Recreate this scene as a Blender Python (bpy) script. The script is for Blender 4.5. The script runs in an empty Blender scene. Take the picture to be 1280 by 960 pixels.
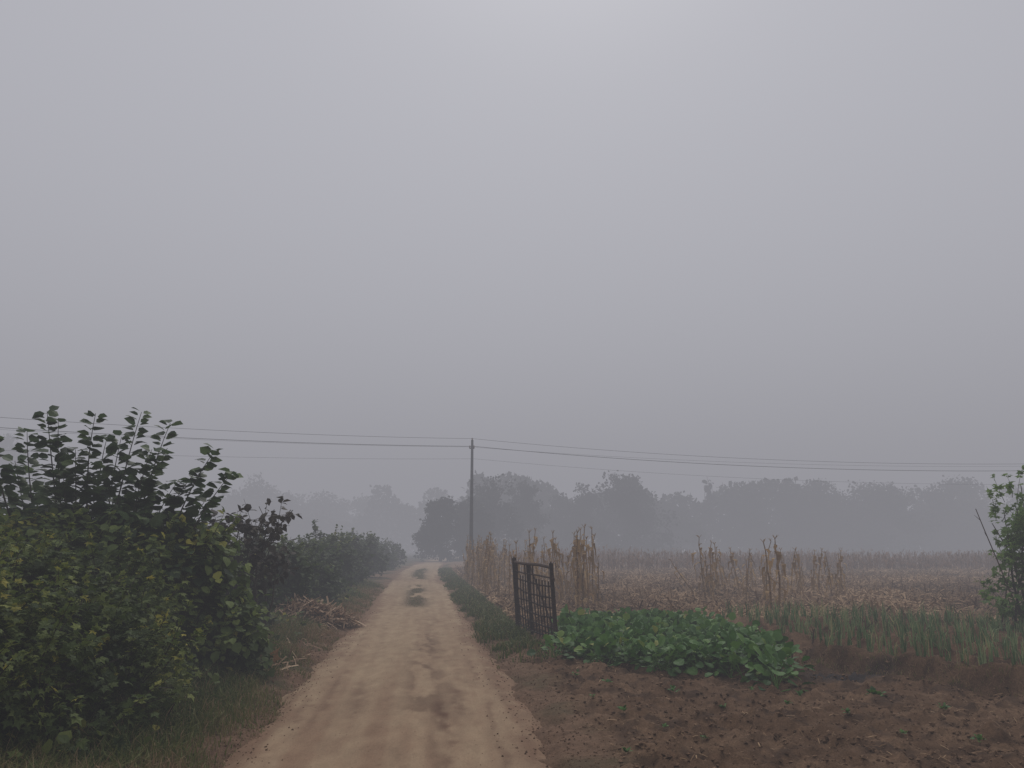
import bpy, math, random
import numpy as np
R = np.random.default_rng(7)
C = bpy.context.scene.collection
PITCH = math.radians(12.2); F = 940.0; CH = 1.6
cp, sp = math.cos(PITCH), math.sin(PITCH)

def ray(px, py):
    x = (px-640)/F; d = (py-480)/F
    return x, cp + d*sp, sp - d*cp
def G(px, py, z=0.0):
    x, y, w = ray(px, py); t = (z-CH)/w
    return x*t, y*t
def AT(px, Y): return (px-640)/F*Y*1.0
def HT(py, Y): return CH + Y*(686-py)/F

# ---------------------------------------------------------------- noise
def _h(ix, iy, s):
    n = (ix*374761393 + iy*668265263 + s*1442695041) & 0xffffffff
    n = ((n ^ (n >> 13))*1274126177) & 0xffffffff
    return ((n ^ (n >> 16)) & 0xffff)/65535.0
def vn(x, y, s=0):
    x = np.asarray(x, float); y = np.asarray(y, float)
    ix = np.floor(x).astype(np.int64); iy = np.floor(y).astype(np.int64)
    fx = x-ix; fy = y-iy; fx = fx*fx*(3-2*fx); fy = fy*fy*(3-2*fy)
    a = _h(ix, iy, s); b = _h(ix+1, iy, s); c = _h(ix, iy+1, s); d = _h(ix+1, iy+1, s)
    return (a*(1-fx)+b*fx)*(1-fy) + (c*(1-fx)+d*fx)*fy
def fbm(x, y, s=0, o=4):
    x = np.asarray(x, float); y = np.asarray(y, float)
    t = 0; a = .5; k = 1.0; n = 0
    for i in range(o):
        c, q = math.cos(i*.9+.5), math.sin(i*.9+.5)
        t = t + a*vn((x*c-y*q)*k, (x*q+y*c)*k, s+i*17); n += a; a *= .5; k *= 2.03
    return t/n
def fbs(x, y, s=0, o=4):   # un-rotated, for streaks along y
    x = np.asarray(x, float); y = np.asarray(y, float)
    t = 0; a = .5; k = 1.0; n = 0
    for i in range(o):
        t = t + a*vn(x*k+i*5.3, y*k+i*3.1, s+i*17); n += a; a *= .5; k *= 2.03
    return t/n
def ss(a, b, x):
    t = np.clip((x-a)/(b-a), 0, 1); return t*t*(3-2*t)
def nrm(v): return v/(np.linalg.norm(v, axis=-1, keepdims=True)+1e-9)
def rnd(n): return nrm(R.normal(size=(n, 3)))

# ---------------------------------------------------------------- mesh builder
class MB:
    def __init__(s): s.V = []; s.F = []; s.T = []; s.n = 0
    def add(s, V, F, t=0.5):
        V = np.asarray(V, float).reshape(-1, 3)
        if not isinstance(F, list) or (F and not isinstance(F[0], np.ndarray)): F = [np.asarray(F, int)]
        for f in F: s.F.append(f + s.n)
        s.V.append(V); s.T.append(np.broadcast_to(np.asarray(t, float), (len(V),)).copy()); s.n += len(V)
    def build(s, name, mat, parent=None, smooth=False, col=None):
        V = np.concatenate(s.V); T = np.concatenate(s.T)
        me = bpy.data.meshes.new(name)
        me.vertices.add(len(V)); me.vertices.foreach_set('co', V.ravel().astype(np.float32))
        L = np.concatenate([f.ravel() for f in s.F]); K = np.concatenate([np.full(len(f), f.shape[1]) for f in s.F])
        me.loops.add(len(L)); me.loops.foreach_set('vertex_index', L.astype(np.int32))
        me.polygons.add(len(K)); st = np.concatenate([[0], np.cumsum(K)[:-1]])
        me.polygons.foreach_set('loop_start', st.astype(np.int32))
        me.update(calc_edges=True)
        at = me.attributes.new('tint', 'FLOAT_COLOR', 'POINT')
        if col is None: col = np.stack([T, T, T, np.ones_like(T)], 1)
        at.data.foreach_set('color', col.astype(np.float32).ravel())
        me.polygons.foreach_set('use_smooth', np.full(len(K), smooth))
        me.materials.append(mat)
        o = bpy.data.objects.new(name, me); C.objects.link(o)
        if parent is not None: o.parent = parent
        return o
def tag(o, label=None, cat=None, group=None, kind=None):
    if label: o['label'] = label
    if cat: o['category'] = cat
    if group: o['group'] = group
    if kind: o['kind'] = kind
    return o
def thing(name, label, cat, loc=(0, 0, 0), rz=0, group=None):
    o = bpy.data.objects.new(name, None); C.objects.link(o)
    o.location = loc; o.rotation_euler = (0, 0, rz); o.empty_display_size = .2
    return tag(o, label, cat, group)
def tube(mb, pts, rad, k=5, t=.5, cap=True):
    P = np.asarray(pts, float); n = len(P); rad = np.broadcast_to(np.asarray(rad, float), (n,))
    D = nrm(np.gradient(P, axis=0)); ref = np.array([0., 0, 1]) if abs(D[0][2]) < .8 else np.array([1., 0, 0])
    A = nrm(np.cross(D, ref)); B = np.cross(D, A)
    a = np.arange(k)*2*math.pi/k
    V = P[:, None] + rad[:, None, None]*(np.cos(a)[None, :, None]*A[:, None] + np.sin(a)[None, :, None]*B[:, None])
    F = [[i*k+j, i*k+(j+1) % k, (i+1)*k+(j+1) % k, (i+1)*k+j] for i in range(n-1) for j in range(k)]
    fl = [np.array(F)]
    if cap: fl.append(np.array([list(range(k))[::-1], [(n-1)*k+j for j in range(k)]]))
    mb.add(V, fl, t)
def box(mb, c, s, t=.5, rz=0):
    c = np.asarray(c, float); h = np.asarray(s, float)/2
    V = np.array([[x, y, z] for x in (-1, 1) for y in (-1, 1) for z in (-1, 1)])*h
    ca, sa = math.cos(rz), math.sin(rz)
    V = np.stack([V[:, 0]*ca-V[:, 1]*sa, V[:, 0]*sa+V[:, 1]*ca, V[:, 2]], 1)+c
    mb.add(V, np.array([[0, 1, 3, 2], [4, 6, 7, 5], [0, 4, 5, 1], [2, 3, 7, 6], [0, 2, 6, 4], [1, 5, 7, 3]]), t)

# leaf templates (x along the leaf)
LV = np.array([[0, 0, 0], [.2, .36, .06], [.58, .42, .05], [1, 0, -.14], [.58, -.42, .05], [.2, -.36, .06], [.2, 0, 0], [.6, 0, -.03]])
LF = np.array([[0, 6, 1], [6, 7, 2], [6, 2, 1], [7, 3, 2], [0, 5, 6], [5, 4, 6], [6, 4, 7], [4, 3, 7]])
_a = np.radians([-150, -118, -95, -62, -40, -20, 0, 20, 40, 62, 95, 118, 150])
_r = np.array([.18, .42, .3, .6, .4, .42, .75, .42, .4, .6, .3, .42, .18])
PV = np.concatenate([[[.25, 0, 0]], np.stack([.25+_r*np.cos(_a), _r*np.sin(_a), -.25*_r**2 + .04*np.abs(np.sin(_a*3))], 1)])
PF = np.array([[0, i, i+1] for i in range(1, 13)])
QV = np.array([[0, 0, 0], [.5, .35, .04], [1, 0, -.08], [.5, -.35, .04]]); QF = np.array([[0, 3, 2, 1]])
BV = np.array([[0, 0, 0], [.3, .03, 0], [.45, .26, .05], [.7, .36, .02], [.93, .2, -.08], [1.02, 0, -.12], [.93, -.2, -.08], [.7, -.36, .02], [.45, -.26, .05], [.3, -.03, 0], [.5, 0, -.02], [.8, 0, -.05]])
BF = np.array([[0, 10, 1], [1, 10, 2], [2, 10, 3], [3, 10, 11], [3, 11, 4], [4, 11, 5], [5, 11, 6], [6, 11, 7], [7, 11, 10], [7, 10, 8], [8, 10, 9], [9, 10, 0]])
def place(mb, T, TF, P, D, U, S, t, W=1.0):
    D = nrm(D); sd = nrm(np.cross(U, D)); N = np.cross(D, sd); S = np.asarray(S, float).reshape(-1, 1, 1) if np.ndim(S) else S
    V = P[:, None] + S*(T[None, :, 0:1]*D[:, None] + W*T[None, :, 1:2]*sd[:, None] + T[None, :, 2:3]*N[:, None])
    n, k = len(P), len(T)
    Fa = (TF[None] + (np.arange(n)*k)[:, None, None]).reshape(-1, TF.shape[1])
    mb.add(V.reshape(-1, 3), Fa, np.repeat(np.broadcast_to(t, (n,)), k))
def blades(mb, P, h, w, lean, t, az=None):
    n = len(P); h = np.broadcast_to(h, (n,)); w = np.broadcast_to(w, (n,)); lean = np.broadcast_to(lean, (n,))
    a = R.uniform(0, 2*math.pi, n) if az is None else az
    d = np.stack([np.cos(a), np.sin(a), np.zeros(n)], 1)
    b = R.uniform(0, math.pi, n); s = np.stack([np.cos(b), np.sin(b), np.zeros(n)], 1)*w[:, None]/2
    up = np.array([0, 0, 1.])
    m = P + d*(h*lean*.3)[:, None] + up*(h*.6)[:, None]
    e = P + d*(h*lean)[:, None] + up*(h*np.sqrt(np.clip(1-lean**2*.7, .05, 1)))[:, None]
    V = np.stack([P-s, P+s, m+s*.75, m-s*.75, e], 1).reshape(-1, 3); o = (np.arange(n)*5)[:, None]
    mb.add(V, [np.array([[0, 1, 2, 3]])+o, np.array([[3, 2, 4]])+o], np.repeat(np.broadcast_to(t, (n,)), 5))

# ---------------------------------------------------------------- materials
def newmat(name):
    m = bpy.data.materials.new(name); m.use_nodes = True; nt = m.node_tree; nt.nodes.clear()
    return m, nt, nt.nodes.new, nt.links.new
def rampmat(name, cols, trans=0.0, rough=.65, spec=.25, nscale=0, nm=.3, bump=0, pos=None, gain=1.0):
    m, nt, N, L = newmat(name)
    o = N('ShaderNodeOutputMaterial'); p = N('ShaderNodeBsdfPrincipled')
    at = N('ShaderNodeAttribute'); at.attribute_name = 'tint'; r = N('ShaderNodeValToRGB')
    el = r.color_ramp.elements; n = len(cols)
    while len(el) < n: el.new(.5)
    for i, c in enumerate(cols):
        el[i].position = (pos[i] if pos else i/(n-1)); el[i].color = (c[0]*gain, c[1]*gain, c[2]*gain, 1)
    L(at.outputs['Fac'], r.inputs[0]); col = r.outputs[0]
    if nscale:
        tc = N('ShaderNodeTexCoord'); no = N('ShaderNodeTexNoise'); no.inputs['Scale'].default_value = nscale; no.inputs['Detail'].default_value = 5
        L(tc.outputs['Object'], no.inputs['Vector'])
        mr = N('ShaderNodeMapRange'); mr.inputs[1].default_value = .3; mr.inputs[2].default_value = .7
        mr.inputs[3].default_value = 1-nm; mr.inputs[4].default_value = 1+nm; L(no.outputs[0], mr.inputs[0])
        mx = N('ShaderNodeVectorMath'); mx.operation = 'SCALE'; L(col, mx.inputs[0]); L(mr.outputs[0], mx.inputs['Scale']); col = mx.outputs[0]
        if bump:
            b = N('ShaderNodeBump'); b.inputs['Strength'].default_value = bump; b.inputs['Distance'].default_value = .02
            L(no.outputs[0], b.inputs['Height']); L(b.outputs[0], p.inputs['Normal'])
    L(col, p.inputs['Base Color']); p.inputs['Roughness'].default_value = rough; p.inputs['Specular IOR Level'].default_value = spec
    if trans:
        t = N('ShaderNodeBsdfTranslucent'); L(col, t.inputs[0]); ms = N('ShaderNodeMixShader'); ms.inputs[0].default_value = trans
        L(p.outputs[0], ms.inputs[1]); L(t.outputs[0], ms.inputs[2]); L(ms.outputs[0], o.inputs[0])
    else: L(p.outputs[0], o.inputs[0])
    return m
def groundmat(name, s1, s2, bump, dist, lo=.5, hi=1.5, ys=1.0):
    m, nt, N, L = newmat(name)
    o = N('ShaderNodeOutputMaterial'); p = N('ShaderNodeBsdfPrincipled'); L(p.outputs[0], o.inputs[0])
    at = N('ShaderNodeAttribute'); at.attribute_name = 'tint'; tc = N('ShaderNodeTexCoord')
    mp = N('ShaderNodeMapping'); mp.inputs['Scale'].default_value = (1, ys, 1); mp.inputs['Rotation'].default_value = (0, 0, -.117 if ys != 1 else 0); L(tc.outputs['Object'], mp.inputs['Vector'])
    n1 = N('ShaderNodeTexNoise'); n1.inputs['Scale'].default_value = s1; n1.inputs['Detail'].default_value = 8; n1.inputs['Roughness'].default_value = .7
    n2 = N('ShaderNodeTexNoise'); n2.inputs['Scale'].default_value = s2; n2.inputs['Detail'].default_value = 6; n2.inputs['Roughness'].default_value = .75
    for n in (n1, n2): L(mp.outputs[0], n.inputs['Vector'])
    a = N('ShaderNodeMath'); a.operation = 'ADD'; L(n1.outputs[0], a.inputs[0]); L(n2.outputs[0], a.inputs[1])
    mr = N('ShaderNodeMapRange'); mr.inputs[1].default_value = .65; mr.inputs[2].default_value = 1.35; mr.inputs[3].default_value = lo; mr.inputs[4].default_value = hi
    L(a.outputs[0], mr.inputs[0]); mx = N('ShaderNodeVectorMath'); mx.operation = 'SCALE'
    L(at.outputs['Color'], mx.inputs[0]); L(mr.outputs[0], mx.inputs['Scale']); L(mx.outputs[0], p.inputs['Base Color'])
    b = N('ShaderNodeBump'); b.inputs['Strength'].default_value = bump; b.inputs['Distance'].default_value = dist
    L(a.outputs[0], b.inputs['Height']); L(b.outputs[0], p.inputs['Normal'])
    p.inputs['Roughness'].default_value = .95; p.inputs['Specular IOR Level'].default_value = .12
    return m
M = {}
M['ground'] = groundmat('ground_soil', 9, 55, .8, .03)
M['road'] = groundmat('road_dirt', 6, 60, .5, .008, .78, 1.22, .4)
M['bark'] = rampmat('bark', [(.03, .024, .02), (.08, .065, .05)], nscale=25, nm=.4, bump=.5)
M['tree'] = rampmat('tree_leaf', [(.018, .022, .014), (.032, .040, .024), (.055, .062, .035)], .15)
M['mulb'] = rampmat('mulberry_leaf', [(.035, .06, .028), (.07, .115, .045), (.13, .19, .065)], .35, .5, .35)
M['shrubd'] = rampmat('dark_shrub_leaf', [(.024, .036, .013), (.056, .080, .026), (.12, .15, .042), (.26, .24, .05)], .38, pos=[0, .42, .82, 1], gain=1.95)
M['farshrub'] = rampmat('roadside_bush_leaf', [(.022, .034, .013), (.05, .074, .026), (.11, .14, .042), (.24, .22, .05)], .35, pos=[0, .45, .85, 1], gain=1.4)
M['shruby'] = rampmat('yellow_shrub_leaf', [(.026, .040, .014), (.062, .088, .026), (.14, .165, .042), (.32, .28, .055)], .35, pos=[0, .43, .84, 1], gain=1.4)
M['shrubp'] = rampmat('purple_shrub_leaf', [(.04, .03, .028), (.068, .058, .045), (.10, .09, .055)], .2)
M['crop'] = rampmat('crop_leaf', [(.03, .075, .018), (.070, .165, .036), (.14, .26, .06), (.30, .32, .08)], .25, .55, .25, pos=[0, .45, .9, 1])
M['vine'] = rampmat('vine_leaf', [(.07, .13, .03), (.14, .24, .06), (.24, .36, .10)], .4, .55, .25)
M['onion'] = rampmat('onion_leaf', [(.07, .125, .055), (.15, .235, .11), (.28, .36, .18), (.48, .39, .2)], .25, pos=[0, .45, .85, 1])
M['grass'] = rampmat('grass_blade', [(.04, .065, .018), (.085, .12, .032), (.16, .17, .05), (.27, .19, .10), (.34, .22, .13)], .25, pos=[0, .35, .62, .8, 1])
M['corn'] = rampmat('dry_corn', [(.18, .11, .052), (.36, .235, .115), (.56, .39, .205)], .2, .8, .1)
M['cornstem'] = rampmat('dry_corn_stem', [(.16, .10, .052), (.36, .235, .12)], 0, .8, .1, nscale=14, nm=.35)
M['cornfar'] = rampmat('far_dry_corn', [(.13, .072, .038), (.24, .135, .072), (.34, .20, .11)], .1, .8, .1)
M['straw'] = rampmat('straw_litter', [(.105, .060, .034), (.22, .137, .076), (.42, .285, .17)], .1, .85, .1)
M['heap'] = rampmat('heap_straw', [(.16, .10, .062), (.31, .205, .135), (.48, .35, .24)], .1, .85, .1)
M['iron'] = rampmat('rusty_iron', [(.02, .017, .016), (.07, .04, .03)], 0, .75, .25, nscale=30, nm=.6, bump=.3)
M['conc'] = rampmat('pole_concrete', [(.07, .07, .07), (.12, .12, .12)], 0, .9, .1, nscale=6, nm=.3)
M['wire'] = rampmat('wire_sheath', [(.03, .03, .03), (.05, .05, .05)], 0, .6)
M['ceramic'] = rampmat('insulator_ceramic', [(.2, .15, .12), (.3, .25, .2)], 0, .3, .5)
M['clod'] = rampmat('soil_clod', [(.075, .046, .028), (.145, .088, .053), (.215, .138, .088)], 0, .95, .1, nscale=30, nm=.3, bump=.5)
M['crumb'] = rampmat('road_crumb', [(.2, .13, .08), (.36, .25, .16)], 0, .95, .1)
M['stick'] = rampmat('dead_stick', [(.06, .045, .035), (.14, .10, .075)], 0, .9, .1, nscale=20, nm=.3)
M['dry'] = rampmat('fallen_leaf', [(.3, .17, .09), (.42, .25, .14)], .2, .8)

# ---------------------------------------------------------------- terrain
def rx(y):
    y = np.asarray(y, float); t = np.clip(y-42, 0, 75); return -0.17-0.117*y + .0009*t**2
BD = np.array([.503, -.864]); BN = np.array([.864, .503]); B0 = np.array([4.2, 10.9])
def bedcoord(x, y):
    dx = x-B0[0]; dy = y-B0[1]
    return dx*BD[0]+dy*BD[1], dx*BN[0]+dy*BN[1]
def amin(b): return np.where(b < 2.5, -1.72*b, -4.3+(b-2.5)*1.15)
ROWSP = .80
def inbed(x, y):
    a, b = bedcoord(x, y)
    return ss(-.30, -.12, b+(fbm(x*2, y*2, 140)-.5)*.15)*(1-ss(6.0, 6.4, b))*ss(-.25, .15, a-amin(b))
def insoil(x, y):
    u = x-rx(y); n = fbm(x*.8, y*.8, 31)-.5
    return ss(1.35, 1.9, u+n*.8)*(1-ss(14.2, 15.4, y+n*1.5))
def gz(x, y):
    x = np.asarray(x, float); y = np.asarray(y, float)
    u = x-rx(y); au = np.abs(u)
    z = -.11 + ss(1.05, 1.6, au + (fbm(x*1.6, y*1.6, 3)-.5)*.7 + (fbm(x*6, y*6, 8)-.5)*.3)*.135
    z = z + ss(1.8, 4, -u)*.12
    far = ss(1.6, 3, au)
    z = z + far*(fbm(x*.35, y*.35, 5)-.5)*.12
    so = insoil(x, y)
    near = 1-ss(14, 22, y)
    z = z + so*near*((fbm(x*4, y*4, 9, 5)-.5)*.17 + np.clip(fbm(x*11, y*11, 12, 3)-.5, 0, 1)*.18)
    z = z + (1-so)*near*(fbm(x*6, y*6, 14, 4)-.5)*.06*ss(1.1, 1.6, au)
    a, b = bedcoord(x, y)
    z = z + inbed(x, y)*(.16 + .10*np.cos((b/ROWSP)*2*math.pi))
    return z
def axis(a0, a1, st, lo, hi, g):
    c = list(np.arange(a0, a1, st)); s = st; v = a1
    while v < hi: c.append(v); s *= g; v += s
    c.append(hi); s = st; v = a0
    while v > lo:
        s *= g; v -= s; c.insert(0, max(v, lo))
    return np.array(c)
def sheet(name, X, Y, Z, col, mat):
    n, k = X.shape; mb = MB()
    i = np.arange(n*k).reshape(n, k)
    Fq = np.stack([i[:-1, :-1], i[:-1, 1:], i[1:, 1:], i[1:, :-1]], -1).reshape(-1, 4)
    mb.add(np.stack([X, Y, Z], -1).reshape(-1, 3), Fq)
    o = mb.build(name, mat, None, True, np.concatenate([col.reshape(-1, 3), np.ones((n*k, 1))], 1))
    return tag(o, kind='structure')
xs = axis(-5.0, 9.0, .045, -900, 900, 1.06); ys = axis(5.0, 15.0, .045, -60, 1200, 1.045)
X, Y = np.meshgrid(xs, ys); Z = gz(X, Y)
def mix(a, b, f): return a*(1-f[..., None]) + b*f[..., None]
def flat(X, c): return np.zeros(X.shape+(3,))+np.array(c)
U_ = X-rx(Y); c = flat(X, [.19, .118, .070])
f1 = fbm(X*.7, Y*.7, 40); c = mix(c, np.array([.26, .172, .106]), ss(.4, .65, f1)*.6)
c = mix(c, np.array([.14, .083, .049]), insoil(X, Y))
c = mix(c, np.array([.22, .138, .084]), insoil(X, Y)*ss(.45, .7, fbm(X*2.2, Y*2.2, 44))*.6)
c = mix(c, np.array([.060, .036, .024]), insoil(X, Y)*ss(.52, .7, fbm(X*5, Y*5, 46))*.75)
vg = ss(-.2, .2, 2.0-U_ + (fbm(X*1.1, Y*1.1, 50)-.5)*1.4)*(1-insoil(X, Y))
vc = mix(flat(X, [.06, .062, .03]), np.array([.17, .108, .068]), ss(.42, .6, fbm(X*1.5, Y*1.5, 55)))
c = mix(c, vc, vg)
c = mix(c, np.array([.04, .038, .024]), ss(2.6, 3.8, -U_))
ED = np.array([.20, .122, .078])
c = mix(c, ED, (1-ss(1.15, 2.0, np.abs(U_)+(fbm(X*2, Y*2, 58)-.5)*.9))*.9)
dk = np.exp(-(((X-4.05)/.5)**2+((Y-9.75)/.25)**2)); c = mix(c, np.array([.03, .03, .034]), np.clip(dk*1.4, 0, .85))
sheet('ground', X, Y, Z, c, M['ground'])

us = np.linspace(-1.75, 1.75, 120); vs = axis(3.0, 18.0, .05, 1.0, 135, 1.03)
U, V = np.meshgrid(us, vs)
TR = ((.58, .26, .018), (-.60, .26, .018), (.36, .10, .014), (-.86, .10, .006))
def wobf(v): return (fbs(v*.12, v*0+3, 61, 2)-.5)*.35
def roadz(u, v):
    wob = wobf(v)
    z = -.02 + .012*np.exp(-(u/.35)**2)
    for c0, w, d in TR:
        z = z - d*np.exp(-((u-c0-wob)/w)**2)*(.6+.5*fbs(v*.2, v*0+c0*7, 63, 2))*np.exp(-np.clip(v-8, 0, 99)/22)
    z = z + (fbm(u*1.1, v*.3, 64, 2)-.5)*.02 + (fbm(u*9, v*4, 65, 3)-.5)*.008*np.exp(-np.clip(v-8, 0, 99)/6)
    return z - .12*ss(1.1, 1.65, np.abs(u)+(fbm(u*3, v*2, 67)-.5)*.3)
ZR = roadz(U, V)
st = fbs(U*5, V*.14, 70, 4); bl = fbm(U*.9, V*.2, 72, 4); fine = fbm(U*9, V*4.0, 74, 4); wob = wobf(V)
near = np.exp(-np.clip(V-6.5, 0, 99)/5.0)
red = np.clip(.12+ss(.36, .70, st)*(.20+.22*near) + ss(.42, .75, bl)*.25 + near*.30 + (fine-.5)*.55, 0, 1)
c = mix(flat(U, [.375, .275, .176]), np.array([.225, .138, .088]), red)
for c0, w, s in ((.52, .12, .55), (.34, .08, .95), (.10, .05, .35), (-.58, .10, .38), (-.86, .05, .5), (-1.1, .1, .5), (.84, .05, .45), (1.05, .12, .5)):
    wb = wob+(fbs(V*.5, V*0+c0*11, 62, 2)-.5)*.10
    k = np.exp(-((U-c0-wb-(fine-.5)*.22)/w)**2)*ss(.34, .62, fbm(U*2.5+c0*9, V*.5+c0*5, 75, 3))*s*np.exp(-np.clip(V-8.5, 0, 99)/(5 if abs(c0-.34) < .01 else 9))*(.3+1.4*fine)
    c = mix(c, np.array([.12, .064, .042]), np.clip(k, 0, 1))
def patch(u, v):
    w = ss(20, 23, v)*(1-ss(31, 35, v)) + ss(37, 40, v)*(1-ss(54, 62, v))
    return np.exp(-((u-.02)/(.26+.004*v))**2)*w*ss(.33, .52, fbm(u*2.2, v*.5, 79))
c = mix(c, np.array([.095, .070, .042]), np.clip(patch(U, V)*1.1, 0, .95))
c = mix(c, np.array([.13, .078, .050]), np.clip(np.exp(-((U-.25)/.25)**2)*ss(.50, .64, fbm(U*4, V*1.3, 77))*ss(20, 13, V), 0, 1)*.7)
c = mix(c, ED*(.75+.5*fine[..., None]), ss(.85, 1.35, np.abs(U)+(bl-.5)*1.0+(fine-.5)*.5)*.9)
sheet('dirt_road', U+rx(V), V, ZR, c, M['road'])
OV = np.array([[1, 0, 0], [-1, 0, 0], [0, 1, 0], [0, -1, 0], [0, 0, 1], [0, 0, -1.]]); OF = np.array([[0, 2, 4], [2, 1, 4], [1, 3, 4], [3, 0, 4], [2, 0, 5], [1, 2, 5], [3, 1, 5], [0, 3, 5]])
def crumbs(name, label, uu, yy, sz, mat):
    x = uu+rx(yy); z = np.maximum(roadz(uu, yy), gz(x, yy)); mb = MB(); n = len(uu)
    place(mb, OV*np.array([1, .8, .6]), OF, np.stack([x, yy, z], 1), rnd(n), rnd(n), sz, R.random(n)); tag(mb.build(name, mat), label, 'crumbs', kind='stuff')
n = 1500; yy = 4.5+(R.random(n)**1.4)*14; crumbs('loose_crumbs', 'small crumbs of earth scattered over the sandy road', np.clip(R.normal(0, .9, n), -1.2, 1.2), yy, R.uniform(.002, .008, n), M['crumb'])
n = 9000; yy = 4.8+(R.random(n)**1.4)*16; crumbs('edge_clods', 'crumbled brown earth along both edges of the dirt road', R.choice([-1, 1], n)*np.clip(R.normal(1.45, .24, n), .85, 2.2), yy, .003+.016*R.random(n)**3, M['clod'])
mb = MB(); n = 26000
yy = 5+ (R.random(n)**1.3)*9; xx = R.uniform(-.6, 8.5, n)
k = (insoil(xx, yy) > .4) & (inbed(xx, yy) < .9); xx, yy = xx[k], yy[k]; n = len(xx)
T2 = OV*np.array([1, .8, .6])
place(mb, T2, OF, np.stack([xx, yy, gz(xx, yy)+.003], 1), nrm(rnd(n)*np.array([1, 1, .4])), np.array([0, 0, 1.])+rnd(n)*.5, .004+.028*R.random(n)**3.5, R.random(n))
tag(mb.build('soil_clods', M['clod']), 'crumbly brown clods covering the tilled soil on the right', 'soil clods', kind='stuff')

# ---------------------------------------------------------------- grass
def grassobj(name, label, xy, h, w, lean, t, cat='grass', zf=gz):
    P = np.stack([xy[:, 0], xy[:, 1], zf(xy[:, 0], xy[:, 1])-.01], 1); mb = MB(); blades(mb, P, h, w, lean, t)
    return tag(mb.build(name, M['grass']), label, cat, kind='stuff')
n = 190000; yy = 4.6+(R.random(n)**1.5)*28; off = R.random(n)**.9*3.6+1.15
xy = np.stack([rx(yy)-off, yy], 1); d = fbm(xy[:, 0]*1.3, xy[:, 1]*1.3, 81)
k = (R.random(n) < ss(.26, .44, d+.12*ss(1.5, 2.6, off))*ss(1.15, 1.9, off+(d-.5)*2.2)*1.1+.04); xy = xy[k]; off = off[k]; d = d[k]; n = len(xy)
gn = fbm(xy[:, 0]*.8, xy[:, 1]*.8, 84)
t = np.clip(R.random(n)*.5 + (1-ss(1.4, 2.2, off))*.38 + ss(.45, .6, gn)*.35*(1-ss(2.8, 3.4, off)), 0, 1)
t = np.where(R.random(n) < .16, R.uniform(.6, 1, n), t)
sc = 1+np.clip(xy[:, 1]-9, 0, 99)*.05
grassobj('grass', 'tufty green and brown grass on the left verge of the road', xy, R.uniform(.06, .26, n)*(.3+1.2*ss(1.2, 2.4, off))*(.7+.6*d), R.uniform(.005, .012, n)*sc, R.uniform(.2, .95, n), t)
n = 40000; yy = 5+(R.random(n)**1.2)*50; off = 1.1+R.random(n)*1.0
xy = np.stack([rx(yy)+off, yy], 1); d = fbm(xy[:, 0]*1.6, xy[:, 1]*.9, 86)
k = (R.random(n) < ss(.40, .56, d+.15*ss(9, 14, yy))*ss(10.5, 13, yy)*ss(1.1, 1.6, off+(d-.5))); xy = xy[k]; n = len(xy); yy = yy[k]
grassobj('grass', 'low dark green weeds edging the right side of the road', xy, R.uniform(.05, .2, n), R.uniform(.008, .018, n)*(1+yy*.03), R.uniform(.3, .95, n), np.clip(R.normal(.38, .22, n), 0, 1))
n = 14000; yy = R.uniform(19.5, 60, n); uu = R.normal(.02, .22, n)
k = R.random(n) < patch(uu, yy)*1.3-.3; uu, yy = uu[k], yy[k]; n = len(uu)
P = np.stack([uu+rx(yy), yy, roadz(uu, yy)-.005], 1); mb = MB()
blades(mb, P, R.uniform(.015, .045, n), .007*(1+yy*.03), R.uniform(.6, .98, n), np.clip(R.normal(.66, .18, n), 0, 1))
tag(mb.build('grass', M['grass']), 'thin grass tufts between the wheel tracks of the road', 'grass', kind='stuff')
# leafy weeds spilling out of the hedge foot
mb = MB(); n = 2600; yy = 5.5+(R.random(n)**1.3)*20; off = R.normal(2.75, .32, n)+fbm(yy*.8, yy*0, 160)*.6-.3
xx = rx(yy)-off; P = np.stack([xx, yy, gz(xx, yy)+R.random(n)*.25], 1); D = rnd(n)*np.array([1, 1, .5])+np.array([.3, -.2, .2])
for j in range(3): place(mb, LV, LF, P+rnd(n)*.07, D+rnd(n)*.7, np.array([0, 0, 1.])+rnd(n)*.5, R.uniform(.05, .12, n), np.clip(R.normal(.5, .25, n), 0, 1))
tag(mb.build('broadleaf_weeds', M['shruby']), 'low broad-leaved weeds spilling from the foot of the left bushes', 'weeds', kind='stuff')

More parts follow.
